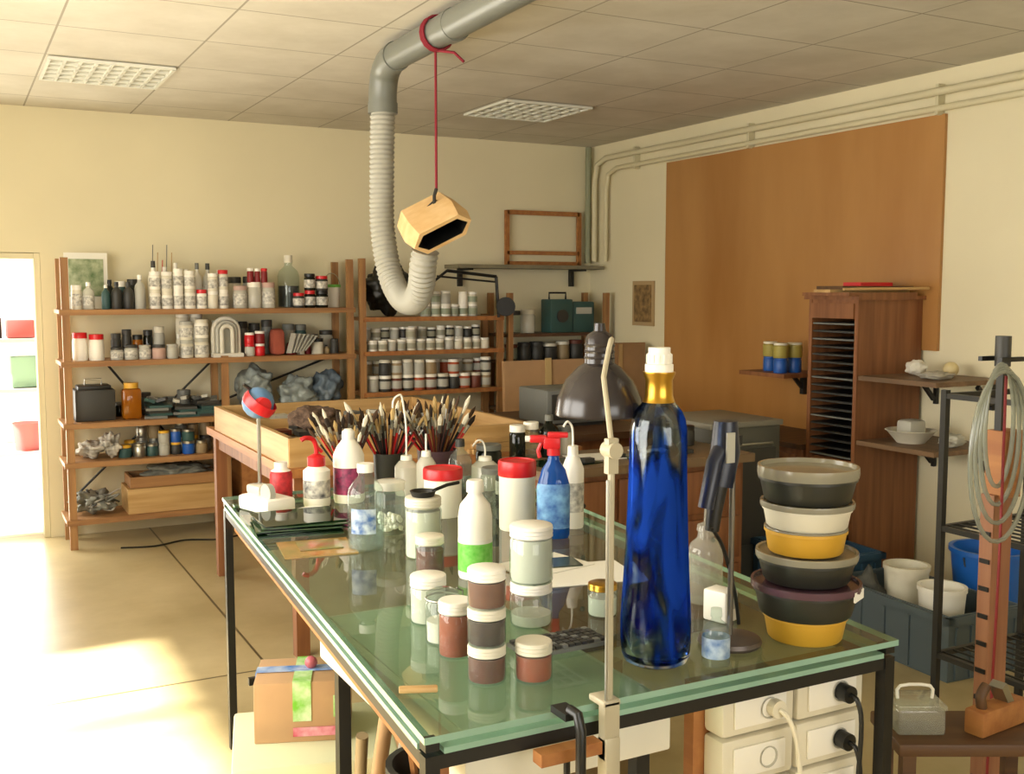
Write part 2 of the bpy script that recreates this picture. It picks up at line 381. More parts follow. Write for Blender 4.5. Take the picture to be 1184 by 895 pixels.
for k in range(6): b.box((2.06+k*.025,YS+.05,1.26),(.005,.06,.14),T_gy,rot=(0,.3+.1*k,.3))
b.done()
# shelf 3
b=B('metal_toolbox',(.80,YS+.17,.795));b.box((0,0,.1),(.24,.2,.2),dgrey,bev=.01);b.box((0,0,.21),(.2,.16,.03),black,bev=.008);b.tube([(-.05,0,.225),(-.05,0,.26),(.05,0,.26),(.05,0,.225)],.006,metal);b.done()
b=B('amber_canister',(1.02,YS+.10,.795));b.box((0,0,.10),(.12,.08,.2),amber,bev=.02);b.cyl((0,0,.20),.045,.035,M('canister_cap','D8A63A',.4));b.done()
b=B('slate_tiles_stack')
r0=random.Random(3)
for xx,n in((1.18,5),(1.36,4),(1.5,6)):
    for k in range(n): b.box((xx+r0.uniform(-.01,.01),YS+.14,.795+.008+k*.017),(.14,.2,.016),r0.choice([dgrey,teal,grey]),rot=(0,0,r0.uniform(-.2,.2)))
b.done()
row('dark_tins',.94,1.56,.795,(.03,.05),(.08,.17),[gb_dark,grey,dgrey,teal,T_gy],[grey,dgrey],seed=31,y=YS+.30)
b=B('metal_scraps');r0=random.Random(8)
for k in range(16): b.box((r0.uniform(1.12,1.55),YS+r0.uniform(.06,.22),.895+.008*k/16+r0.uniform(0,.02)),(r0.uniform(.03,.09),.04,.02),r0.choice([dgrey,T_gy,teal,grey]),rot=(r0.uniform(-.3,.3),r0.uniform(-.4,.4),r0.uniform(0,3)))
b.done()
# shelf 4
row('paint_tins',.93,1.56,.55,(.034,.042),(.075,.09),[metal,T_gy,blue,T_tn,dgrey,teal],[yellow,metal,metal,grey,T_gy],stack=.3,seed=20,y=YS+.09)
row('paint_tins',.98,1.56,.55,(.036,.042),(.09,.11),[metal,grey,T_tn],[metal,dgrey,yellow],stack=.6,seed=21,y=YS+.21)
bagm=M('crumpled_plastic','8F9896',.35,var=.45,scale=14,bump=.8)
def blob(name,loc,s,m,seed,amp=.3,sub=4,fr=1.8):
    bm=bmesh.new();bmesh.ops.create_icosphere(bm,subdivisions=sub,radius=1)
    off=Vector((seed*3.1,seed*1.7,0))
    for v in bm.verts:
        n=noise.noise(v.co*fr+off)+.5*noise.noise(v.co*fr*2.2+off)+.3*abs(noise.noise(v.co*fr*5+off))
        v.co*=1+amp*n
        v.co=Vector((v.co.x*s[0],v.co.y*s[1],v.co.z*s[2]))
    mz=min(v.co.z for v in bm.verts)
    for v in bm.verts: v.co.z=max(v.co.z-mz-.06*s[2],0)
    for f in bm.faces:f.smooth=True
    me=bpy.data.meshes.new(name);bm.to_mesh(me);bm.free();me.materials.append(m)
    o=bpy.data.objects.new(name,me);o.location=loc;sc.collection.objects.link(o);return o
rag1=M('rag_white','B5B0A4',.9,var=.4,scale=12,bump=.8);rag2=M('rag_grey','77776C',.9,var=.5,scale=15,bump=.8)
blob('crumpled_rags',(.77,YS+.17,.55),(.07,.11,.05),rag1,2,.6);blob('crumpled_rags',(.89,YS+.13,.55),(.05,.08,.06),rag1,7,.8)
blob('crumpled_rags',(.78,YS+.17,.19),(.10,.12,.06),rag2,4,.8)
b=B('tangled_cables',(.85,YS+.1,.19));r0=random.Random(12)
for q in range(4): b.tube([(r0.uniform(-.12,.09),r0.uniform(-.06,.12),r0.uniform(.01,.16)) for k in range(7)],.006,[grey,T_gy,dgrey,rag1][q],6,smooth=5)
b.done()
def tray(name,loc,d,m,t=.018,rz=0):
    b=B(name,loc,rz);x,y,z=d
    b.box((0,0,t/2),(x,y,t),m)
    for s in(-1,1):
        b.box((s*(x/2-t/2),0,z/2+t/2),(t,y,z-t),m);b.box((0,s*(y/2-t/2),z/2+t/2),(x-2*t,t,z-t),m)
    return b.done()
tray('wooden_drawer',(1.27,YS+.175,.19),(.60,.3,.16),wd_light)
tray('wooden_drawer',(1.27,YS+.18,.352),(.56,.27,.07),wd_shelf)
blob('crumpled_rags',(1.3,YS+.18,.372),(.2,.09,.05),rag2,24,.6)
tray('wooden_storage_crate',(1.87,YS+.18,0),(.34,.3,.80),wd_orange)
blob('plastic_bag',(1.83,YS+.17,.80),(.11,.11,.13),bagm,5,.5)
b=B('wooden_storage_box',(2.26,YS+.19,0));b.box((0,0,.4),(.30,.3,.8),wd_dark,bev=.005);b.box((0,-.155,.6),(.24,.01,.3),wd_shelf);b.box((0,-.155,.2),(.24,.01,.3),wd_shelf);b.done()
blob('plastic_bag',(2.13,YS+.17,.80),(.13,.11,.11),bagm,6,.5);blob('plastic_bag',(2.34,YS+.17,.80),(.10,.11,.12),M('bag_blue_grey','5E6C78',.4,var=.4,scale=10,bump=.7),16,.5)
b=B('floor_cable');b.tube([(.9,6.95,.008),(1.1,6.9,.008),(1.3,6.98,.008),(1.5,6.9,.008),(1.7,6.97,.008),(1.9,6.9,.008)],.006,black,6,smooth=5);b.done()

# shelf unit 2 (pigment shelf)
b=B('pigment_shelf_unit')
U0,U1=2.56,3.66
for x in(U0,U1-.02):
    for yy in(YS+.02,YS+.28): b.box((x,yy,.92 if x==U0 else .72),(.045,.035,1.84 if x==U0 else 1.44),wd_post)
for z in(1.43,1.19,.90,.5,.12): b.box(((U0+U1)/2,YS+.15,z-.012),(U1-U0,.28,.024),wd_shelf);b.box(((U0+U1)/2,YS-.005,z-.015),(U1-U0,.015,.03),wd_orange)
b.done()
lg1=M('green_grey_label','8E967E',.6);lg2=M('grey_label','9C9984',.6)
row('white_pigment_jars',3.04,3.55,1.43,(.034,.038),(.085,.095),[offw,T_gy,white],[white],label=lg1,stack=.9,seed=23,y=YS+.10)
row('white_pigment_jars',2.61,3.61,1.19,(.033,.037),(.075,.085),[T_gy,offw,white],[white],label=lg2,stack=.3,seed=24,y=YS+.06,yj=.005)
row('white_pigment_jars',2.61,3.61,1.19,(.033,.037),(.078,.088),[T_gy,dgrey,white],[white],label=lg2,stack=1,seed=64,y=YS+.18,yj=.005)
row('brown_pigment_jars',2.61,3.6,.90,(.040,.046),(.105,.115),[brown,T_tn,orange,T_gy,dgrey],[white,offw],label=T_gy,stack=.55,seed=25,y=YS+.07,yj=.005)
row('brown_pigment_jars',2.61,3.6,.90,(.040,.046),(.1,.11),[brown,T_tn,orange,T_gy,dgrey],[white],label=T_gy,stack=1,seed=65,y=YS+.20,yj=.01)
row('brown_pigment_jars',2.62,3.6,.50,(.042,.048),(.1,.11),[brown,T_tn,T_gy],[white,offw],stack=.5,seed=26,y=YS+.12)
blob('black_bag',(2.80,YS+.14,1.43),(.17,.11,.16),M('black_bag_fabric','17160F',.4,var=.4,scale=9,bump=.6),8,.5)
b=B('swing_arm_lamp')
b.tube([(3.60,YS-.04,1.42),(3.58,YS-.04,1.72)],.012,black);b.tube([(3.58,YS-.04,1.72),(3.18,YS-.05,1.76)],.012,black);b.tube([(3.58,YS-.04,1.68),(3.10,YS-.05,1.72)],.007,black)
b.tube([(3.18,YS-.05,1.76),(3.0,YS-.06,1.63)],.010,black);b.lathe((2.96,YS-.07,1.57),[(.075,0),(.06,.05),(.02,.09),(0,.09)],black,16)
b.cyl((3.62,YS-.12,1.5),.07,.025,black,axis=(.3,1,0));b.done()

# shelf 3
b=B('grey_board_shelf');b.box((4.02,7.36,1.80),(1.28,.26,.028),M('grey_board','7F7860',.7,var=.15));
for x in(3.5,4.5): b.box((x,7.47,1.72),(.03,.04,.14),dmetal);b.box((x,7.36,1.778),(.03,.2,.015),dmetal)
b.done()
b=B('wooden_picture_frame',(4.235,7.46,1.815))
for s in(-1,1): b.box((s*.33,0,.215),(.035,.025,.43),wd_orange)
b.box((0,0,.415),(.66,.025,.035),wd_orange);b.box((0,0,.10),(.66,.025,.03),wd_orange);b.box((0,0,.018),(.66,.025,.03),wd_orange);b.done()
b=B('low_shelf_unit')
for x in(3.74,4.60):
    for yy in(7.1,7.42): b.box((x,yy,.8),(.04,.04,1.6),wd_post)
for z in(1.29,1.08,.72,.3): b.box((4.17,7.26,z-.012),(.9,.34,.024),wd_dark)
b.done()
row('glass_storage_jars',3.79,4.1,1.29,(.055,.065),(.17,.22),[milky,T_tn,clear],[offw,dgrey],seed=27,y=7.25)
b=B('teal_transistor_radio',(4.3,7.22,1.29));b.box((-.08,0,.13),(.2,.16,.26),teal,bev=.01);b.box((.13,.02,.12),(.2,.16,.24),teal,bev=.01);b.cyl((-.08,-.085,.13),.05,.01,dgrey,axis=(0,-1,0));b.box((.13,-.065,.17),(.14,.01,.05),T_gy);b.tube([(-.15,0,.26),(-.15,0,.31),(0,0,.31),(0,0,.26)],.008,dmetal);b.done()
row('small_storage_jars',3.78,4.56,1.08,(.05,.065),(.12,.15),[T_tn,dgrey,T_gy,clear],[dgrey,brown,offw],seed=28,y=7.25)
b=B('cardboard_box',(3.98,7.2,.72));b.box((0,0,.15),(.4,.24,.30),card,bev=.004);b.box((0,-.121,.15),(.05,.004,.3),M('parcel_tape','C7A66B',.3));b.box((0,0,.301),(.05,.24,.003),M('parcel_tape2','C7A66B',.3));b.done()
b=B('cardboard_box',(4.38,7.2,.72));b.box((0,0,.14),(.36,.26,.28),card,bev=.004);b.box((-.02,-.12,.29),(.3,.02,.02),card,rot=(.4,0,0));b.done()

# ------------------------------------------------------------ glass table
b=B('glass_top_table')
cor=[(.65,1.53),(1.71,1.52),(1.90,3.70),(.82,3.71)]
def slab(b,cor,z0,z1,mt,me):
    i,j=b.mi(mt),b.mi(me)
    lo=[b.bm.verts.new((x,y,z0)) for x,y in cor];hi=[b.bm.verts.new((x,y,z1)) for x,y in cor]
    b._f(lo[::-1],i);b._f(hi,i)
    for k in range(4): b._f([lo[k],lo[(k+1)%4],hi[(k+1)%4],hi[k]],j)
slab(b,cor,.888,.9,tglass,gedge)
cx,cy=1.27,2.615
ins=[(x+(cx-x)*.03,y+(cy-y)*.02) for x,y in cor]
for k in range(4):
    p=Vector((*ins[k],0));q=Vector((*ins[(k+1)%4],0));d=(q-p);a=math.atan2(d.y,d.x);c=(p+q)/2
    b.box((c.x,c.y,.869),(d.length-.04,.03,.010),gedge,rot=(0,0,a))
    b.box((c.x,c.y,.849),(d.length+.02,.02,.024),dmetal,rot=(0,0,a))
    b.box((p.x,p.y,.431),(.026,.026,.862),black)
    b.box((p.x,p.y,.879),(.025,.025,.018),black)
b.box(((ins[0][0]+ins[3][0])/2+.03,(ins[0][1]+ins[3][1])/2,.81),(.025,2.1,.045),wd_orange,rot=(0,0,math.radians(-4.4)))
b.box((1.36,3.64,.25),(.96,.02,.025),black)
b.done()

def obj(name,x,y,z=.9): return B(name,(x,y,z))
def clearjar(name,x,y,z,r,h,content,lid,fill=.6,lidh=.22,glass=clear):
    b=obj(name,x,y,z);hb=h*(1-lidh)
    b.lathe((0,0,0),[(0,.0),(r*.94,0),(r,.006),(r,hb*.9),(r*.88,hb)],glass,28)
    b.lathe((0,0,0),[(0,.004),(r*.9,.004),(r*.94,.01),(r*.94,hb*fill),(0,hb*fill*.97)],content,24)
    p=[(r*.9,hb*.96,lid)]
    n=3
    for k in range(n): p+=[(r*1.0,hb+(h-hb)*k/n,lid),(r*.97,hb+(h-hb)*(k+.8)/n,lid)]
    p+=[(r*.92,h,lid),(0,h,lid)]
    b.lathe((0,0,0),p,lid,28);return b.done()
white_powder=M('white_powder','E4DFD2',.9,var=.05)
clearjar('white_lid_jar',1.09,1.97,.9,.046,.095,milky,white,.35)
clearjar('white_lid_jar',1.09,1.97,.995,.047,.125,white_powder,white,.95,.2)
clearjar('white_lid_jar',.90,2.09,.9,.040,.105,white_powder,white,.95)
b=obj('clip_top_glass_jar',.875,1.955);b.lathe((0,0,0),[(0,0),(.036,0),(.037,.01),(.037,.08),(.03,.092)],clear,28);b.lathe((0,0,0),[(0,.004),(.033,.004),(.034,.045),(0,.045)],white_powder,20)
b.lathe((0,0,0),[(.033,.09),(.035,.094),(.035,.102),(.02,.11),(0,.11)],clear,28);b.tube([(.036*math.cos(t),.036*math.sin(t),.091) for t in [j*math.pi/12 for j in range(25)]],.0022,metal,6);b.tube([(.036,0,.091),(.046,0,.075),(.044,0,.1),(.03,0,.108)],.002,metal,6);b.done()
pj=M('ochre_brown_pigment','7C4430',.6,var=.15,scale=40)
clearjar('pigment_jar',.855,1.715,.9,.036,.070,brown,offw,.92,.26)
clearjar('pigment_jar',.855,1.715,.97,.036,.070,dbrown,offw,.92,.26)
clearjar('pigment_jar',.855,1.715,1.04,.036,.074,pj,white,.92,.28)
clearjar('pigment_jar',.862,1.868,.9,.034,.112,orange,white,.95,.2)
clearjar('pigment_jar',.935,1.68,.9,.035,.074,orange,offw,.9,.28)
clearjar('white_lid_jar',1.115,2.62,.9,.050,.165,white_powder,offw,.9,.14)
clearjar('pigment_jar',1.06,2.45,.9,.037,.10,brown,offw,.8,.2)
clearjar('gold_lid_jar',1.26,1.95,.9,.033,.074,paper,brass,.7,.18)
b=obj('green_label_bottle',1.15,2.37)
b.lathe((0,0,0),[(0,0),(.040,0),(.043,.006),(.043,.02,white),(.0436,.02,green),(.0436,.09,green),(.0436,.091,paper),(.0436,.10,paper),(.043,.10,white),(.043,.155),(.038,.185),(.022,.205),(.018,.212),(.018,.216),(.022,.217),(.022,.24),(.019,.247),(0,.247)],white,32);b.done()
b=obj('clear_alcohol_bottle',1.01,2.78);lb=M('blue_print_label','C9D6DE',.5,c2='3A62A0',scale=45)
b.lathe((0,0,0),[(0,0),(.048,0),(.051,.008),(.051,.15,clear),(.048,.17),(.03,.195),(.02,.205),(.02,.215),(.023,.216,white),(.023,.24,white),(0,.24,white)],clear,32)
b.lathe((0,0,0),[(0,.004),(.047,.006),(.048,.06),(0,.06)],glassm('liquid','EAF0F0',.12,'D8E0E0'),24)
for k in range(9):
    a0=math.radians(200+k*9);a1=math.radians(200+(k+1)*9);i=b.mi(lb)
    b._f([b.bm.verts.new((.0525*math.cos(a),.0525*math.sin(a),z)) for a,z in((a0,.05),(a1,.05),(a1,.12),(a0,.12))],i)
b.done()
b=obj('clear_jar_with_pellets',1.14,2.93);b.lathe((0,0,0),[(0,0),(.042,0),(.046,.01),(.046,.12),(.04,.13)],clear,28);b.lathe((0,0,0),[(.04,.13),(.046,.132),(.046,.155),(.03,.16),(0,.16)],milky,28)
r0=random.Random(2)
for k in range(60):
    a=r0.uniform(0,6.28);q=r0.uniform(0,.034);b.ball((q*math.cos(a),q*math.sin(a),.01+r0.uniform(0,.045)),.008,white,6)
b.done()
def redtub(x,y,r,h):
    b=obj('red_lid_tub',x,y);b.lathe((0,0,0),[(0,0),(r*.9,0),(r*.94,.005),(r*.95,h*.76),(r,h*.78,red),(r,h*.97,red),(r*.96,h,red),(r*.85,h,red),(r*.83,h*.985,red),(0,h*.985,red)],white,32);b.done()
redtub(1.38,3.08,.064,.155);redtub(1.50,2.80,.058,.21)
b=obj('small_ladle',1.115,2.62,1.066);b.lathe((0,0,0),[(0,0),(.03,0),(.036,.015),(.033,.015),(.028,.004),(0,.004)],dmetal,20);b.tube([(.03,0,.012),(.08,.02,.02),(.12,.03,.022)],.005,black);b.done()
vit=glassm('blue_liquid_plastic','2F7FD0',.5,'1C5FB8');vlab=M('blue_label','1A4FA0',.4,c2='7FB4E0',scale=28)
b=obj('spray_cleaner_bottle',1.54,2.65);b.rz=math.radians(-30)
b.lathe((0,0,0),[(0,0),(.044,0),(.048,.01),(.048,.03,vlab),(.049,.15,vlab),(.046,.16,vit),(.035,.20),(.018,.225),(.016,.24),(.019,.242,red),(.019,.262,red),(0,.262)],vit,28,sy=.62)
b.box((-.005,0,.278),(.05,.024,.034),red,bev=.005);b.box((-.045,0,.29),(.05,.022,.022),red,bev=.005);b.cyl((-.068,0,.29),.009,.015,white,12,axis=(-1,0,0))
b.tube([(-.035,0,.28),(-.045,0,.255),(-.04,0,.235)],.006,red);b.box((.012,0,.302),(.06,.024,.016),red,bev=.004);b.done()
def washbottle(name,x,y,r,h,body,cap,tip,lab=None,k=1):
    b=obj(name,x,y)
    b.lathe((0,0,0),[(0,0),(r*.95,0),(r,.008),(r,h*.2,lab or body),(r*1.01,h*.55,lab or body),(r,h*.56,body),(r,h*.72),(r*.6,h*.86),(r*.42,h*.88),(r*.5,h*.88,cap),(r*.46,h,cap),(0,h,cap)],body,26)
    b.tube([(0,0,h)]+[(k*p[0],p[1],h+p[2]) for p in tip],.0035,cap,7,smooth=4);return b.done()
washbottle('wash_bottle',1.41,3.46,.042,.14,milky,white,[(0,0,.10),(-.01,0,.18),(-.02,0,.215),(-.045,0,.20),(-.05,0,.17)])
washbottle('squeeze_bottle',1.66,2.74,.034,.25,white,white,[(0,0,.03),(-.004,0,.06),(-.02,0,.075),(-.034,0,.06)],lab=jlab)
washbottle('wash_bottle',1.70,3.42,.05,.12,milky,white,[(0,0,.03),(-.01,0,.055),(-.03,0,.06),(-.05,0,.04)])
washbottle('squeeze_bottle',1.46,3.40,.035,.16,milky,white,[(0,0,.03),(.0,0,.06)])
lred=M('red_label','C4222A',.5,c2='8C1016',scale=50)
b=obj('alcohol_wash_bottle',1.07,3.42);b.lathe((0,0,0),[(0,0),(.042,0),(.045,.008),(.045,.03,M('bottle_print','E5E0D2',.5,c2='4A4A50',scale=40)),(.0455,.09,white),(.045,.1),(.045,.12),(.025,.135),(.03,.135,red),(.03,.165,red),(.012,.175,red),(0,.175,red)],white,28)
b.tube([(0,0,.17),(.0,0,.2),(-.012,0,.225),(-.04,-.01,.232),(-.055,-.01,.225)],.008,red,8,smooth=4);b.tube([(0,0,.2),(.02,0,.18)],.006,red);b.done()
b=obj('red_label_bottle',.985,3.55);b.lathe((0,0,0),[(0,0),(.036,0),(.038,.006),(.038,.014,lred),(.0385,.095,lred),(.034,.105,white),(.02,.115),(.022,.116,white),(.022,.135),(0,.135)],white,26);b.done()
b=obj('magenta_label_bottle',1.19,3.44);b.lathe((0,0,0),[(0,0),(.05,0),(.053,.01),(.053,.03,pink),(.0535,.12,pink),(.053,.121,white),(.053,.16),(.04,.19),(.02,.215),(.022,.216),(.022,.24),(.012,.25),(0,.25)],white,28);b.done()
def brushpot(name,x,y,r,h,n,seed,potm,spread=.10,blen=(.24,.33)):
    r0=random.Random(seed);b=obj(name,x,y)
    b.lathe((0,0,0),[(0,0),(r*.9,0),(r,h),(r*.92,h),(r*.84,.006),(0,.006)],potm,24)
    hm=[M('handle_a%d'%seed,'6E2418',.4),M('handle_b%d'%seed,'1E1814',.4),M('handle_c%d'%seed,'A87844',.5),red,dbrown,black,dred]
    br=[M('bristle_d%d'%seed,'2A1E14',.9),M('bristle_e%d'%seed,'4A3420',.9),M('bristle_l%d'%seed,'B89A64',.9),M('bristle_w%d'%seed,'DCD4BE',.9)]
    for k in range(n):
        a=r0.uniform(0,6.28);q=r0.uniform(.1,1);l=r0.uniform(*blen);w=r0.uniform(.003,.0062)
        p0=Vector((-q*r*.3*math.cos(a),-q*r*.3*math.sin(a),.012));p1=Vector((q*spread*math.cos(a)*1.3,q*spread*math.sin(a)*.8,l))
        d=p1-p0;H=r0.choice(hm)
        b.tube([p0,p0+d*.72],[w*.6,w],H,6);b.tube([p0+d*.72,p0+d*.84],[w,w*1.15],metal,6);b.tube([p0+d*.84,p0+d*.93,p0+d],[w*1.2,w*1.6,w*.3],r0.choice(br),6)
    return b.done()
brushpot('brush_pot',1.59,3.60,.075,.13,70,1,M('purple_pot','4A3038',.5),.14)
brushpot('brush_pot',1.40,3.61,.055,.13,54,2,dgrey,.13)
brushpot('brush_pot',1.25,3.62,.055,.12,44,3,T_gy,.13,(.22,.30))
b=obj('glass_bottle',1.60,3.42);bottle(b,0,0,0,.042,.19,clear,dgrey,None,26);b.done()
b=obj('glass_bottle',1.60,3.14);jar(b,0,0,0,.05,.13,clear,grey,.15,None,26);b.done()
b=obj('glass_bottle',1.79,3.57);jar(b,0,0,0,.05,.14,gb_dark,grey,.15,None,26);b.done()
b=obj('glass_bottle',1.68,3.22);bottle(b,0,0,0,.035,.13,gb_dark,white,jlab,26);b.done()
b=B('white_tape_dispenser',(.90,3.42,.9),.3);b.box((0,0,.025),(.11,.18,.05),white,bev=.012);b.box((.0,.04,.065),(.06,.08,.035),milky,bev=.01);b.cyl((-.03,-.04,.065),.03,.02,T_gy,20,axis=(1,0,0));b.done()
b=obj('palette_lid',1.02,3.30,.9);b.lathe((0,0,0),[(0,0),(.055,0),(.06,.004),(.06,.012),(.054,.014),(.05,.009),(0,.009)],white,28);b.cyl((0.,.0,.009),.035,.004,M('paint_smear','8A9A4A',.5,c2='C8A84A',scale=30));b.done()
b=obj('clamp_stand_float',.93,3.62);b.cyl((0,0,0),.045,.012,metal,24);b.tube([(0,0,.01),(0,0,.30)],.007,metal);b.ball((0,0,.335),.055,M('float_blue','5A7FA6',.4),20)
b.lathe((0,-.02,.335),[(.057,-.018),(.06,0),(.057,.018)],red,20,axis=(.5,-.4,.8));b.lathe((.0,-.045,.33),[(0,.0),(.03,0),(.025,.022),(0,.026)],red,18,axis=(0.3,-1,.1));b.tube([(-.02,0,.38),(-.05,0,.40)],.006,black);b.done()
gs=glassm('dark_green_glass','4A8A5C',.35,'1C3C22',.03)
b=B('stained_glass_sheets',(.915,3.12,.9),-.12);r0=random.Random(4)
for k in range(8): b.box((r0.uniform(-.012,.012),r0.uniform(-.012,.012),.002+k*.0045),(.25,.22,.0035),gs if k%2 else M('olive_glass%d'%k,'33482C',.1),rot=(0,0,r0.uniform(-.12,.12)))
b.done()
b=B('amber_glass_sheet',(.885,2.84,.9),-.15);b.box((0,0,.002),(.2,.19,.004),M('iridescent_glass','8A7A3C',.12,c2='B0844A',scale=9));b.box((.01,.015,.0065),(.12,.1,.003),M('rose_glass','9C6A54',.12,c2='7E8A44',scale=12));b.done()
b=B('paper_sheets',(1.38,2.27,.9),-.2);b.box((0,0,.001),(.3,.2,.002),paper);b.box((-.05,.10,.0035),(.22,.16,.002),paper,rot=(0,0,.4));b.box((-.03,.1,.0065),(.15,.09,.004),M('dark_glass_plate','3C4436',.1));b.done()
b=B('mosaic_strip_tray',(1.07,1.82,.9),.02);b.box((0,0,.004),(.19,.09,.008),grey)
for i in range(12):
    for j in range(5): b.box((-.085+i*.0155,-.034+j*.017,.011),(.012,.013,.006),dgrey if (i+j)%5 else grey)
b.done()
b=B('wood_chip',(.72,1.72,.9),-.4);b.box((0,0,.005),(.07,.018,.01),wd_light,bev=.003);b.done()
# blue blown-glass vase: thick hollow refracting glass with cobalt streaks
def vase_mat():
    m,nt,o=newmat('blue_swirl_glass');N=nt.nodes;L=nt.links
    tc=N.new('ShaderNodeTexCoord');mp=N.new('ShaderNodeMapping');mp.inputs['Scale'].default_value=(1,1,.34);mp.inputs['Rotation'].default_value=(.35,.45,0);L.new(tc.outputs['Object'],mp.inputs[0])
    n=N.new('ShaderNodeTexNoise');n.inputs['Scale'].default_value=16;n.inputs['Detail'].default_value=1.2;n.inputs['Distortion'].default_value=1.0;L.new(mp.outputs[0],n.inputs[0])
    sep=N.new('ShaderNodeSeparateXYZ');L.new(tc.outputs['Object'],sep.inputs[0])
    zr=N.new('ShaderNodeValToRGB');e=zr.color_ramp.elements;e[0].position=0;e[0].color=(.05,)*3+(1,);e[1].position=1;e[1].color=(0,0,0,1)
    for p,v in((.10,.10),(.25,.16),(.45,.20),(.70,.20),(.80,.02)):
        q=zr.color_ramp.elements.new(p);q.color=(v,v,v,1)
    mr=N.new('ShaderNodeMapRange');mr.inputs['From Max'].default_value=.52;L.new(sep.outputs[2],mr.inputs[0]);L.new(mr.outputs[0],zr.inputs[0])
    a=N.new('ShaderNodeMath');a.operation='ADD';L.new(n.outputs[0],a.inputs[0]);L.new(zr.outputs[0],a.inputs[1])
    cr=N.new('ShaderNodeValToRGB');e=cr.color_ramp.elements;e[0].position=.52;e[0].color=lin('F0F4F6');e[1].position=.74;e[1].color=lin('2A56C8')
    q=cr.color_ramp.elements.new(.62);q.color=lin('7FA6E4');L.new(a.outputs[0],cr.inputs[0])
    g=N.new('ShaderNodeBsdfGlass');g.inputs['IOR'].default_value=1.42;g.inputs['Roughness'].default_value=.0;L.new(cr.outputs[0],g.inputs[0])
    d=N.new('ShaderNodeBsdfDiffuse');d.inputs[0].default_value=lin('2452C4')
    st=N.new('ShaderNodeMapRange');st.inputs['From Min'].default_value=.60;st.inputs['From Max'].default_value=.78;st.inputs['To Max'].default_value=.38;L.new(a.outputs[0],st.inputs[0])
    mx=N.new('ShaderNodeMixShader');L.new(st.outputs[0],mx.inputs[0]);L.new(g.outputs[0],mx.inputs[1]);L.new(d.outputs[0],mx.inputs[2])
    L.new(mx.outputs[0],o.inputs[0]);return m
b=obj('blue_glass_vase',1.19,1.65);vm=vase_mat()
pf=[(0,0.001),(.050,.001),(.062,.008),(.066,.022),(.0675,.05),(.0675,.09),(.066,.125),(.064,.16),(.062,.20),(.060,.24),(.0583,.28),(.0568,.32),(.0557,.36),(.055,.40),(.0548,.43),(.054,.455),(.051,.475),(.045,.49),(.036,.502),(.029,.510),(.025,.52)]
inn=[(max(r-.005,.004),z) for r,z in pf[3:]][::-1]
inn=[(r,z) for r,z in inn if z>.03]+[(.05,.022),(0,.02)]
lob=lambda a,z:(.022*math.sin(5*a+z*9)+.012*math.sin(3*a-z*14))*min(1,z/.04)*min(1,max(0,(.5-z)/.08))
b.lathe((0,0,0),pf+inn,vm,64,lobes=lob)
b.lathe((0,0,0),[(.031,.508),(.029,.513),(.027,.52),(.026,.55),(.031,.562),(.031,.566),(.026,.566)],brass,32)
b.lathe((0,0,0),[(.027,.562),(.027,.58),(.023,.582),(.023,.60),(.021,.602),(.021,.612),(0,.613)],white,24)
for k in range(14):
    a=k*math.pi/7;b.box((.0235*math.cos(a),.0235*math.sin(a),.591),(.003,.003,.016),white,rot=(0,0,a))
b.done(50)
navy=M('navy_plastic','151C30',.35)
b=obj('heat_gun_on_stand',1.385,1.665);b.lathe((0,0,0),[(0,0),(.062,0),(.065,.006),(.062,.014),(.03,.02),(0,.02)],M('stand_base','5A504A',.35,metal=.3),32)
b.tube([(0,0,.015),(0,0,.46)],.006,M('stand_rod','6A6458',.35,metal=.6));b.box((-.01,0,.42),(.05,.02,.02),dmetal)
b.tube([(-.02,0,.46),(-.02,-.0,.40),(-.035,0,.33)],[.024,.030,.028],navy,16);b.tube([(-.035,0,.33),(-.045,0,.28),(-.05,0,.24)],[.018,.016,.014],dmetal,14)
b.tube([(-.02,0,.42),(-.055,-.01,.38),(-.075,-.01,.29)],[.018,.017,.016],navy,12);b.tube([(-.06,-.01,.25),(-.02,0,.20),(.02,.01,.1),(.04,.02,.03)],.004,black,6,smooth=4);b.box((-.03,-.028,.41),(.02,.004,.06),T_gy);b.done()
cb=glassm('clear_plastic','EDEEE6',.22,'E4E2D4',.12)
b=obj('clear_squeeze_bottle',1.53,1.93);b.lathe((0,0,0),[(0,0),(.038,0),(.04,.006),(.04,.12),(.036,.135),(.02,.15),(.018,.165),(.022,.167),(.02,.18),(.006,.186),(.004,.22),(0,.22)],cb,26);b.done()
b=obj('small_glass_bottle',1.285,1.585);bottle(b,0,0,0,.027,.11,clear,clear,M('label_blue_white','BFD0DC',.5,c2='5878A8',scale=40),22);b.done()
b=B('white_adapter_box',(1.47,1.80,.9),.3);b.box((0,0,.035),(.05,.06,.07),white,bev=.006);b.box((0,-.03,.045),(.02,.004,.03),T_gy);b.done()
lidc=glassm('lid_clear','C9C2AC',.5,'B8B29C',.15);lidp=glassm('lid_purple','8A5A66',.6,'6E505A',.15)
tubk=M('tub_black','2C2C26',.4);ylw=M('tub_yellow','C99A30',.4,var=.05);tubw=M('tub_white','D6D0BC',.4,var=.08)
b=obj('stacked_storage_tubs',1.555,1.63)
z=0
def tub(b,z,rb,rt,h,m,lm=None,lr=None,lh=.01,o=(0,0)):
    p=[(0,0),(rb*.96,0),(rb,.004),(rt,h-.006),(rt*1.03,h-.006),(rt*1.03,h)]
    b.lathe((o[0],o[1],z),p+[(0,h)],m,40)
    if lm: b.lathe((o[0],o[1],z+h),[(0,0),(lr,0),(lr*1.01,lh*.4),(lr,lh),(lr*.95,lh),(lr*.93,lh*.6),(0,lh*.6)],lm,40)
    return z+h+(lh if lm else 0)
z=tub(b,z,.076,.084,.052,ylw)
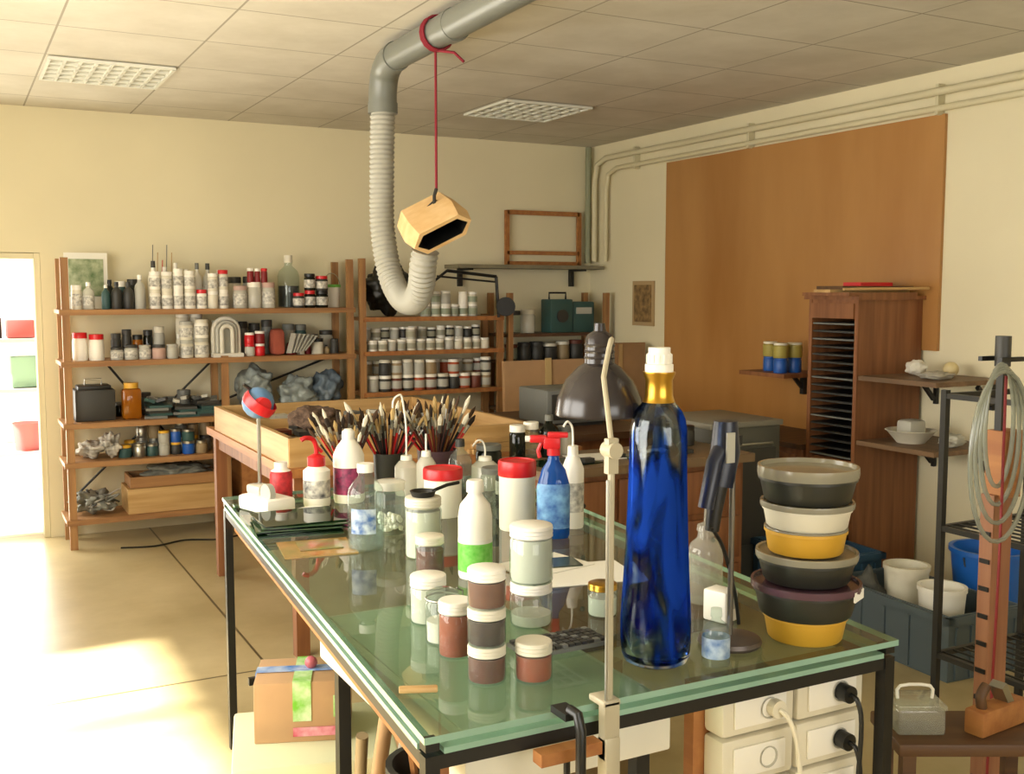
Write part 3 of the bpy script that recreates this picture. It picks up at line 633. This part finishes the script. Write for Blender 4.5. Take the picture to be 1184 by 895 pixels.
z=tub(b,z,.094,.104,.055,tubk,lidp,.112,.014,(.0,0))
z=tub(b,z,.088,.098,.048,tubk,lidc,.104,.014,(.004,.004))
z=tub(b,z,.076,.082,.048,ylw,lidc,.084,.004,(-.004,0))
z=tub(b,z,.082,.088,.042,tubw,lidc,.095,.012,(-.002,0))
z=tub(b,z,.088,.097,.050,tubk,lidc,.102,.022,(0,.002))
b.box((.05,-.098,.105),(.05,.004,.02),paper,rot=(0,0,.45));b.done()
b=B('clamp_desk_lamp')
b.box((.985,1.50,.80),(.03,.03,.1),beige,bev=.004);b.box((.985,1.515,.909),(.035,.05,.012),beige,bev=.003);b.box((.985,1.50,.86),(.03,.02,.1),beige);b.cyl((.985,1.505,.74),.006,.06,metal)
b.tube([(.985,1.50,.72),(.985,1.50,1.34)],.006,beige,8);b.tube([(.975,1.495,.88),(.975,1.495,1.30)],.003,metal,6)
b.cyl((.985,1.485,1.35),.014,.03,beige,16,axis=(0,1,0));b.box((.985,1.5,1.34),(.02,.014,.06),beige)
b.tube([(.985,1.50,1.36),(1.03,1.585,1.42),(1.065,1.65,1.46)],.005,beige,8)
b.tube([(1.065,1.65,1.46),(1.10,1.69,1.50),(1.12,1.71,1.525),(1.13,1.725,1.52),(1.125,1.74,1.50)],.005,beige,8,smooth=3)
c=(1.123,1.755,1.376)
b.lathe(c,[(.086,0),(.087,.004),(.082,.035),(.066,.07),(.042,.095),(.030,.102),(.028,.15),(.024,.158),(.012,.165),(.010,.18),(0,.18)],lampm,36)
b.lathe(c,[(.084,.001),(.079,.034),(.063,.067),(.03,.095),(0,.1)],M('lamp_inner','6B5A4C',.4),36);b.ball((c[0],c[1],c[2]+.045),.03,M('bulb','E8E4D4',.2),16)
for k in range(3): b.lathe((c[0],c[1],c[2]+.11+k*.012),[(.0295,0),(.031,.003),(.0295,.006)],lampm,24)
b.done()
b=B('g_clamp');b.tube([(.90,1.49,.915),(.90,1.465,.915),(.90,1.455,.89),(.90,1.455,.78),(.90,1.465,.76),(.90,1.50,.76)],.009,black,10);b.box((.90,1.505,.906),(.03,.05,.012),black);b.tube([(.90,1.50,.70),(.90,1.50,.83)],.006,dmetal);b.tube([(.88,1.50,.71),(.92,1.50,.71)],.004,dmetal)
b.box((.905,1.505,.835),(.12,.03,.022),wd_orange);b.done()
ow=M('outlet_ivory','DDD6C0',.4)
b=B('power_outlet_panel');b.box((1.475,1.64,.43),(.42,.03,.86-.02),wd_orange)
for cxk in range(2):
    for rk in range(4):
        x=1.38+cxk*.19;zc=.80-rk*.1;b.box((x,1.595,zc),(.182,.06,.094),ow,bev=.008);b.box((x,1.562,zc),(.13,.006,.06),white,bev=.002)
        if rk<2:b.lathe((x+.02,1.556,zc),[(.022,0),(.02,0),(.018,-.004),(0,-.004)],T_gy,20,axis=(0,-1,0))
for x,zc in((1.59,.80),(1.59,.70)):
    b.cyl((x,1.56,zc),.018,.03,black,16,axis=(0,-1,0));b.tube([(x,1.53,zc),(x,1.51,zc-.01),(x+.005,1.505,zc-.08),(x-.02,1.50,zc-.3),(x-.05,1.51,.2)],.005,black,8,smooth=4)
b.cyl((1.41,1.56,.8),.018,.02,ow,16,axis=(0,-1,0));b.tube([(1.41,1.54,.8),(1.42,1.52,.78),(1.44,1.515,.7),(1.45,1.51,.5),(1.42,1.51,.2)],.005,ow,8,smooth=4)
b.done()
# light box that sits just below the glass, on its own trestle
cab=M('light_box_white','E2DED0',.4,var=.04)
b=B('light_box_table');b.box((.98,2.02,.785),(.44,.82,.10),cab,bev=.006);b.box((.98,2.02,.7365),(.42,.80,.006),dgrey);b.box((.98,2.02,.8365),(.40,.78,.004),M('opal_acrylic','D6DACC',.25))
for x in(.80,1.16):
    for y in(1.66,2.38): b.box((x,y,.367),(.03,.03,.735),dmetal)
    b.box((x,2.02,.30),(.02,.70,.02),dmetal)
b.box((.98,2.02,.32),(.40,.76,.015),wd_dark);b.done()
b=B('timber_offcuts_bin',(.93,2.12,.3285));b.lathe((0,0,0),[(0,0),(.09,0),(.11,.22),(.115,.22),(.115,.235),(.10,.235),(.08,.01),(0,.01)],dgrey,24)
r0=random.Random(21)
for k in range(14):
    a=r0.uniform(0,6.28);q=r0.uniform(.01,.06);h=r0.uniform(.28,.38)
    b.tube([(q*.6*math.cos(a),q*.6*math.sin(a),.012),(q*1.7*math.cos(a),q*1.7*math.sin(a),h)],r0.uniform(.006,.012),r0.choice([wd_light,wd_orange,card,paper,wd_dark]),5)
b.done()
b=B('white_plastic_crate',(1.0,1.80,.3285));b.box((0,0,.09),(.34,.26,.18),cab,bev=.01,taper=.94);b.box((0,0,.19),(.36,.28,.02),cab,bev=.004);b.done()
b=B('styrofoam_box',(.86,2.82,0),-.25);b.box((0,0,.165),(.42,.38,.33),M('foam_green','B8BE94',.7,var=.08),bev=.01);b.box((0,0,.355),(.44,.40,.05),M('foam_lid','D2D2AC',.7),bev=.01);b.done()
tg=M('tape_green','6DBB2C',.4,c2='D8E8C0',scale=22);tb=M('tape_blue','2C6FC0',.4,c2='C0D0E8',scale=22);tr=M('tape_red','C8304C',.4,c2='E8B0B8',scale=22)
b=B('taped_cardboard_box',(.85,2.865,.38),-.36);b.box((0,0,.085),(.26,.20,.17),card,bev=.003)
b.box((0,0,.1715),(.05,.202,.003),tg);b.box((0.0,-.1015,.115),(.05,.003,.11),tg);b.box((0,0,.174),(.262,.04,.003),tb);b.box((-.1315,0,.12),(.003,.04,.10),tb);b.box((.05,-.1025,.03),(.15,.003,.025),tr);b.box((.10,-.1035,.10),(.03,.003,.06),tg);b.box((-.1315,.02,.04),(.003,.16,.025),tr)
b.ball((.02,.0,.19),.018,M('pink_ball','B8606A',.4),12);b.done()
b=B('paper_rolls')
for (p,q,r,mm) in (((.93,2.62,.02),(.98,2.50,.66),.02,card),((.99,2.64,.02),(1.05,2.5,.60),.022,paper),((.90,2.6,.02),(.88,2.47,.5),.016,T_tn),((1.06,2.62,.02),(1.12,2.5,.64),.018,wd_light)): b.tube([p,q],r,mm,14)
b.done()
b=B('cardboard_portfolio',(1.42,2.35,0),.3);b.box((0,0,.3),(.4,.03,.6),card);b.box((.02,-.03,.27),(.36,.02,.54),T_tn);b.done()
b=B('storage_boxes_under_table',(1.42,3.0,0));b.box((0,0,.15),(.5,.4,.3),card,bev=.005);b.box((.02,0,.38),(.42,.34,.16),T_gy,bev=.005);b.box((0,0,.475),(.44,.36,.03),dgrey);b.done()

# ------------------------------------------------------------ back work tables
def bench(name,x0,x1,y0,y1,z,m,leg=.06):
    b=B(name);b.box(((x0+x1)/2,(y0+y1)/2,z-.02),(x1-x0,y1-y0,.04),m)
    for x in(x0+leg,x1-leg):
        for y in(y0+leg,y1-leg): b.box((x,y,(z-.04)/2),(leg,leg,z-.04),wd_red)
    for y in(y0+leg,y1-leg): b.box(((x0+x1)/2,y,z-.08),(x1-x0-3*leg,.03,.08),wd_red)
    for x in(x0+leg,x1-leg): b.box((x,(y0+y1)/2,z-.08),(.03,y1-y0-3*leg,.08),wd_red)
    return b.done()
bench('wooden_workbench',1.27,2.75,4.45,6.1,.85,wd_orange)
b=B('wooden_sorting_tray',(1.88,5.22,.85))
for s in(-1,1):
    b.box((s*.585,0,.065),(.025,1.45,.13),wd_lighty);b.box((0,s*.72,.065),(1.19,.025,.13),wd_light)
b.box((0,0,.01),(1.15,1.4,.02),M('tray_floor','8C6B42',.7,var=.2));b.box((0,.15,.06),(1.15,.02,.10),wd_light);b.box((.1,-.3,.06),(.02,.85,.10),wd_lighty)
r0=random.Random(6)
for k in range(80):
    x,y=r0.uniform(-.52,.52),r0.uniform(-.64,.64)
    b.box((x,y,.035+r0.uniform(0,.03)),(r0.uniform(.04,.16),r0.uniform(.03,.1),.025),r0.choice([dgrey,T_tn,grey,wd_dark,T_gy,brown]),rot=(0,0,r0.uniform(0,3)))
b.done()
b=B('wooden_frames_stack',(2.35,4.62,.85),.1)
for q in range(3):
    w,h=.42-.04*q,.26
    for s in(-1,1): b.box((s*w/2,0,.012+.024*q),(.03,h,.022),wd_lighty);b.box((0,s*h/2,.012+.024*q),(w,.03,.022),wd_light)
b.done()
blob('fur_brush_head',(1.45,4.66,.98),(.11,.09,.05),M('fur_brown','5A4638',.95,var=.5,scale=50,bump=1),3,.4)
b=B('drawer_workbench')
b.box((2.78,4.11,.83),(1.16,.46,.04),M('bench_top','7A6246',.35,var=.2,scale=4));b.box((2.78,4.13,.44),(1.10,.40,.74),wd_red);b.box((2.78,4.13,.035),(1.06,.36,.07),wd_dark)
for k in range(3):
    for j in range(3):
        b.box((2.42+k*.36,3.922,.22+j*.23),(.33,.02,.2),wd_red,bev=.004);b.ball((2.42+k*.36,3.905,.22+j*.23),.012,dmetal,10)
b.done()
b=B('glass_offcuts_sheets')
for x,y,w,d,mm,a in((2.4,4.05,.3,.2,gs,.1),(2.62,4.12,.26,.18,paper,-.1),(2.85,4.03,.25,.2,gs,.2),(2.98,4.15,.22,.16,paper,.1)):
    b.box((x,y,.8515+.002),(w,d,.004),mm,rot=(0,0,a))
for x,y in((2.5,4.0),(2.7,4.05),(3.05,4.0)): b.box((x,y,.865),(.05,.04,.018),dgrey)
b.done()
row('glass_jars',2.24,2.62,.85,(.03,.05),(.10,.2),[clear,milky,gb_dark],[grey,white],seed=41,y=4.26,kind='mix')
row('dark_tins',3.0,3.3,.85,(.035,.05),(.08,.15),[dgrey,teal,grey],[black,white],seed=42,y=4.25)
b=B('grey_enamel_oven',(3.62,4.5,0));b.box((0,0,.46),(.46,.5,.92),M('enamel_dark','4A4A42',.4),bev=.01);b.box((0,0,.93),(.48,.52,.03),M('oven_top','7C786A',.5),bev=.005);b.box((-.235,0,.55),(.01,.4,.5),dgrey);b.box((0,-.255,.55),(.38,.012,.5),dgrey);b.tube([(-.15,-.28,.83),(.15,-.28,.83)],.008,metal);b.done()
bench('side_bench',2.85,3.65,5.0,6.2,.82,wd_dark)
b=B('monitor_box',(3.3,5.5,.82));b.box((0,0,.12),(.5,.35,.2),grey,bev=.01);b.box((0,-.18,.12),(.44,.01,.15),dgrey);b.box((0,0,.01),(.3,.3,.02),dgrey);b.done()
b=B('cardboard_panel',(3.92,6.84,0));b.box((0,0,.555),(.72,.04,1.10),card,rot=(-.04,0,0));b.box((0,-.03,.58),(.05,.01,1.08),M('parcel_tape3','C9AE78',.3),rot=(-.04,0,0));b.done()
b=B('cardboard_panel',(4.42,6.62,0),-.2);b.box((0,0,.62),(.40,.03,1.22),M('cardboard_dark','8E6C46',.8,var=.1),rot=(-.03,0,0));b.box((0,-.02,.62),(.03,.008,1.2),M('parcel_tape4','A88858',.3),rot=(-.03,0,0));b.done()

# ------------------------------------------------------------ slotted cabinet at right wall
b=B('pigeonhole_cabinet')
x0,x1,y0,y1=4.2,4.675,4.07,4.43
b.box(((x0+x1)/2,y0+.012,.785),(x1-x0,.024,1.57),wd_red);b.box(((x0+x1)/2,y1-.012,.785),(x1-x0,.024,1.57),wd_red)
b.box(((x0+x1)/2,(y0+y1)/2,1.56),(x1-x0,y1-y0-.05,.024),wd_red);b.box((x1-.01,(y0+y1)/2,.785),(.02,y1-y0-.05,1.53),wd_dark)
b.box(((x0+x1)/2,(y0+y1)/2,1.58),(x1-x0+.04,y1-y0+.04,.02),wd_red)
b.box((x0+.005,(y0+y1)/2,1.51),(.03,y1-y0-.05,.08),wd_red)
zz=1.44
while zz>.72:
    b.box(((x0+x1)/2-.01,(y0+y1)/2,zz),(x1-x0-.05,y1-y0-.05,.012),black);b.box((x0+.012,(y0+y1)/2,zz),(.02,y1-y0-.06,.007),dgrey if int(zz*100)%3 else grey);zz-=.042
for z in(.7,.4,.1): b.box(((x0+x1)/2,(y0+y1)/2,z),(x1-x0-.04,y1-y0-.05,.02),wd_red)
b.done()
b=B('low_wood_cabinet');b.box((4.43,4.90,.38),(.46,.88,.70),wd_red,bev=.005);b.box((4.43,4.90,.745),(.50,.90,.03),wd_dark);b.box((4.43,4.9,.02),(.42,.84,.04),wd_dark)
for k in range(2): b.box((4.192,4.69+k*.43,.39),(.015,.40,.62),wd_red,bev=.004);b.ball((4.178,4.85+k*.12,.5),.012,brass,10)
b.done()
b=B('wood_offcut_planks')
r0=random.Random(9);z=1.59
for k,(w,d,h,mm) in enumerate(((.5,.34,.018,wd_red),(.58,.12,.016,wd_light),(.5,.2,.018,wd_dark),(.25,.12,.02,red))):
    b.box((4.36+.02*k,4.22,z+h/2),(w,d,h),mm,rot=(0,0,r0.uniform(-.06,.06)));z+=h
b.tube([(4.12,4.1,1.625),(4.66,4.02,1.63)],.008,wd_light);b.done()
shw=wood('shelf_dark_wood','5E4630','7A5E42','y')
for zz,nm in((1.175,1),(.835,2)):
    b=B('bracket_shelf');b.box((4.44,3.80,zz-.012),(.50,.50,.024),shw);
    for y in(3.62,3.97): b.box((4.62,y,zz-.09),(.14,.02,.02),dmetal,rot=(0,.8,0));b.box((4.685,y,zz-.09),(.02,.02,.15),dmetal)
    b.done()
blob('plaster_model',(4.36,3.70,1.175),(.09,.06,.02),M('plaster_grey','A8A294',.8,var=.2),12,.4);blob('plaster_model',(4.47,3.92,1.175),(.05,.05,.04),plaster,13,.3)
b=B('plaster_egg',(4.54,3.76,1.175));b.ball((0,0,.04),.04,M('egg_cream','CDBB8A',.5),16);b.done()
b=B('white_mixing_bowl',(4.38,3.86,.835));b.lathe((0,0,0),[(0,0),(.07,0),(.12,.06),(.13,.065),(.125,.068),(.11,.06),(.066,.01),(0,.01)],offw,28);b.box((0,0,.07),(.12,.1,.1),T_gy,bev=.02);b.done()
blob('plaster_model',(4.42,3.64,.835),(.07,.05,.03),T_gy,14,.4)
b=B('dark_bracket_shelf');b.box((4.5,4.95,1.115),(.36,.4,.024),wd_red);b.box((4.62,4.95,1.05),(.16,.02,.02),dmetal,rot=(0,.8,0));b.box((4.66,4.95,1.05),(.03,.03,.14),dmetal);b.done()
b=B('blue_yellow_paint_pots')
for x,y in((4.39,4.86),(4.46,5.03),(4.50,4.86)):
    jar(b,x,y,1.127,.042,.09,blue,blue,.1,None,16);jar(b,x,y,1.217,.045,.09,M('pot_olive','A89A4A',.5),offw,.15,None,16)
b.done()
cg=M('crate_blue_grey','4E5A60',.5)
def crate(name,loc,d,m,rz=0):
    b=B(name,loc,rz);x,y,z=d;t=.012
    b.box((0,0,t/2),(x*.94,y*.94,t),m)
    for s in(-1,1):
        b.box((s*(x/2-t/2),0,z/2),(t,y,z-.002),m);b.box((0,s*(y/2-t/2),z/2),(x-2*t,t,z-.002),m)
        b.box((s*(x/2),0,z-.02),(.03,y+.03,.03),m);b.box((0,s*(y/2),z-.02),(x+.03,.03,.03),m)
        for k in range(5):
            b.box((s*(x/2+.004),-y/2+y*(k+.5)/5,z/2-.02),(.01,.012,z-.06),m);b.box((-x/2+x*(k+.5)/5,s*(y/2+.004),z/2-.02),(.012,.01,z-.06),m)
    return b.done()
crate('grey_plastic_crate',(3.82,3.28,0),(.42,.72,.28),cg,-.06)
crate('blue_plastic_crate',(3.84,3.96,0),(.40,.50,.34),M('crate_blue','2C4A60',.5),-.1)
b=B('white_plastic_tub',(3.80,3.15,.012));b.lathe((0,0,0),[(0,0),(.08,0),(.10,.30),(.105,.30),(.105,.32),(.09,.32),(.075,.02),(0,.02)],white,26);b.done()
b=B('white_plastic_tub',(3.86,3.40,.012));b.lathe((0,0,0),[(0,0),(.08,0),(.10,.33),(.105,.33),(.105,.35),(.09,.35),(.075,.02),(0,.02)],offw,26);b.done()
blob('grey_rags',(3.72,3.5,.012),(.07,.09,.14),M('rag_dark','4A4A44',.9,var=.4,scale=20),21,.4)
b=B('blue_bucket',(4.27,3.28,0));b.lathe((0,0,0),[(0,0),(.13,0),(.17,.40),(.18,.40),(.18,.42),(.16,.42),(.12,.02),(0,.02)],M('bucket_blue','1E5FB4',.35),32);b.tube([(.175*math.cos(t),.0,.39-.12*math.sin(t)) for t in [j*math.pi/10 for j in range(11)]],.004,metal,6);b.done()
b=B('black_metal_rack')
for x in(3.01,3.46):
    for y in(2.51,2.02): b.box((x,y,.64),(.022,.022,1.28),dmetal)
for z in(.35,.80,1.26):
    for y in(2.51,2.02): b.box((3.235,y,z),(.45,.018,.018),dmetal)
    for x in(3.01,3.46): b.box((x,2.265,z),(.018,.49,.018),dmetal)
for k in range(9): b.box((3.04+k*.049,2.265,.805),(.006,.48,.006),dmetal);b.box((3.04+k*.049,2.265,.355),(.006,.48,.006),dmetal)
b.done()
b=B('wooden_tube_stand',(2.455,1.87,0))
b.box((0,0,.02),(.34,.30,.04),wd_dark);b.box((0,0,.56),(.075,.04,1.04),wood('stand_wood','84563A','9C6C4C','z'));b.box((.02,0,1.16),(.08,.05,.18),wd_orange)
for k in range(10): b.box((-.0385,0,.30+k*.075),(.006,.03,.012),black)
b.box((.0,0,1.34),(.02,.02,.22),dmetal);b.box((0,-.03,1.44),(.10,.012,.012),black);b.box((0,.03,1.44),(.10,.012,.012),black);b.cyl((0,0,1.42),.02,.08,dgrey)
ht=glassm('hose_clear','D0D4C8',.5,'A8AA9C',.15)
for k in range(4):
    cxx=-.035-k*.012;rz_=.16+.02*k;rx=.055+.02*k
    b.tube([(cxx+rx*math.sin(t)-.02,-.04-.012*k,1.27-.05*k/2+rz_*math.cos(t)) for t in [j*math.pi/14 for j in range(29)]],.006,ht,8)
b.tube([(-.05,-.05,1.40),(-.06,-.06,.9),(-.10,-.08,.3),(-.12,-.1,.05)],.004,dred,6,smooth=5)
b.done()
b=B('wooden_stool',(2.06,1.64,0),-.487)
b.box((0,0,.585),(.36,.20,.03),wd_dark,bev=.005)
for sx in(-.15,.15):
    for sy in(-.07,.07): b.box((sx,sy,.285),(.03,.03,.57),wd_dark)
b.box((0,0,.2),(.30,.02,.03),wd_dark);b.done()
b=B('clear_handled_box',(1.96,1.69,.60),-.487);b.box((0,0,.03),(.11,.1,.06),cb,bev=.006);b.box((0,0,.065),(.115,.105,.012),cb,bev=.003);b.tube([(-.04,0,.07),(-.035,0,.10),(.035,0,.10),(.04,0,.07)],.004,white,6,smooth=3);b.done()
b=B('wooden_hand_plane',(2.13,1.60,.60),.1);b.box((0,0,.03),(.18,.05,.06),wd_orange,bev=.006);b.box((.02,0,.075),(.02,.035,.07),metal,rot=(0,-.6,0));b.tube([(-.06,0,.06),(-.065,0,.09),(-.045,0,.11)],.012,wd_dark,10,smooth=3);b.done()

# ------------------------------------------------------------ light
w=bpy.data.worlds.new('sky');sc.world=w;w.use_nodes=True
bg=w.node_tree.nodes['Background'];bg.inputs[0].default_value=lin('F4F4F0');bg.inputs[1].default_value=3.0
def area(name,loc,rot,sx,sy,e,c):
    l=bpy.data.lights.new(name,'AREA');l.shape='RECTANGLE';l.size=sx;l.size_y=sy;l.energy=e;l.color=c
    o=bpy.data.objects.new(name,l);o.location=loc;o.rotation_euler=rot;sc.collection.objects.link(o);return o
for k,(a,c) in enumerate(wy):
    area('window_skylight_%d'%(k+1),(XL+.02,(a+c)/2,(WZ0+WZ1)/2),(0,math.radians(-90),0),WZ1-WZ0,c-a,78,(1,.95,.85))
area('window_skylight_3',(1.0,YF+.02,1.65),(math.radians(90),0,0),2.7,1.2,42,(1,.96,.87))  # added fill lamp behind the camera, at the made-up front window
area('door_skylight',((DX0+DX1)/2,YB+.02,.95),(math.radians(-90),0,0),.9,1.8,38,(1,.97,.9))
s=bpy.data.lights.new('sun','SUN');s.energy=34;s.angle=math.radians(3);s.color=(1,.94,.79)
so=bpy.data.objects.new('sun',s);so.location=(-6,2,6);sc.collection.objects.link(so)
d=Vector((1,.06,-.98));so.rotation_euler=d.to_track_quat('-Z','Y').to_euler()
sc.view_settings.view_transform='Standard'
# ------------------------------------------------------------ camera
cam=bpy.data.cameras.new('camera');co=bpy.data.objects.new('camera',cam);sc.collection.objects.link(co)
co.location=(0,0,1.62);co.rotation_euler=(math.radians(90-5.2),0,math.radians(-27.9));cam.lens=1230/1184*36;cam.clip_start=.05
sc.camera=co
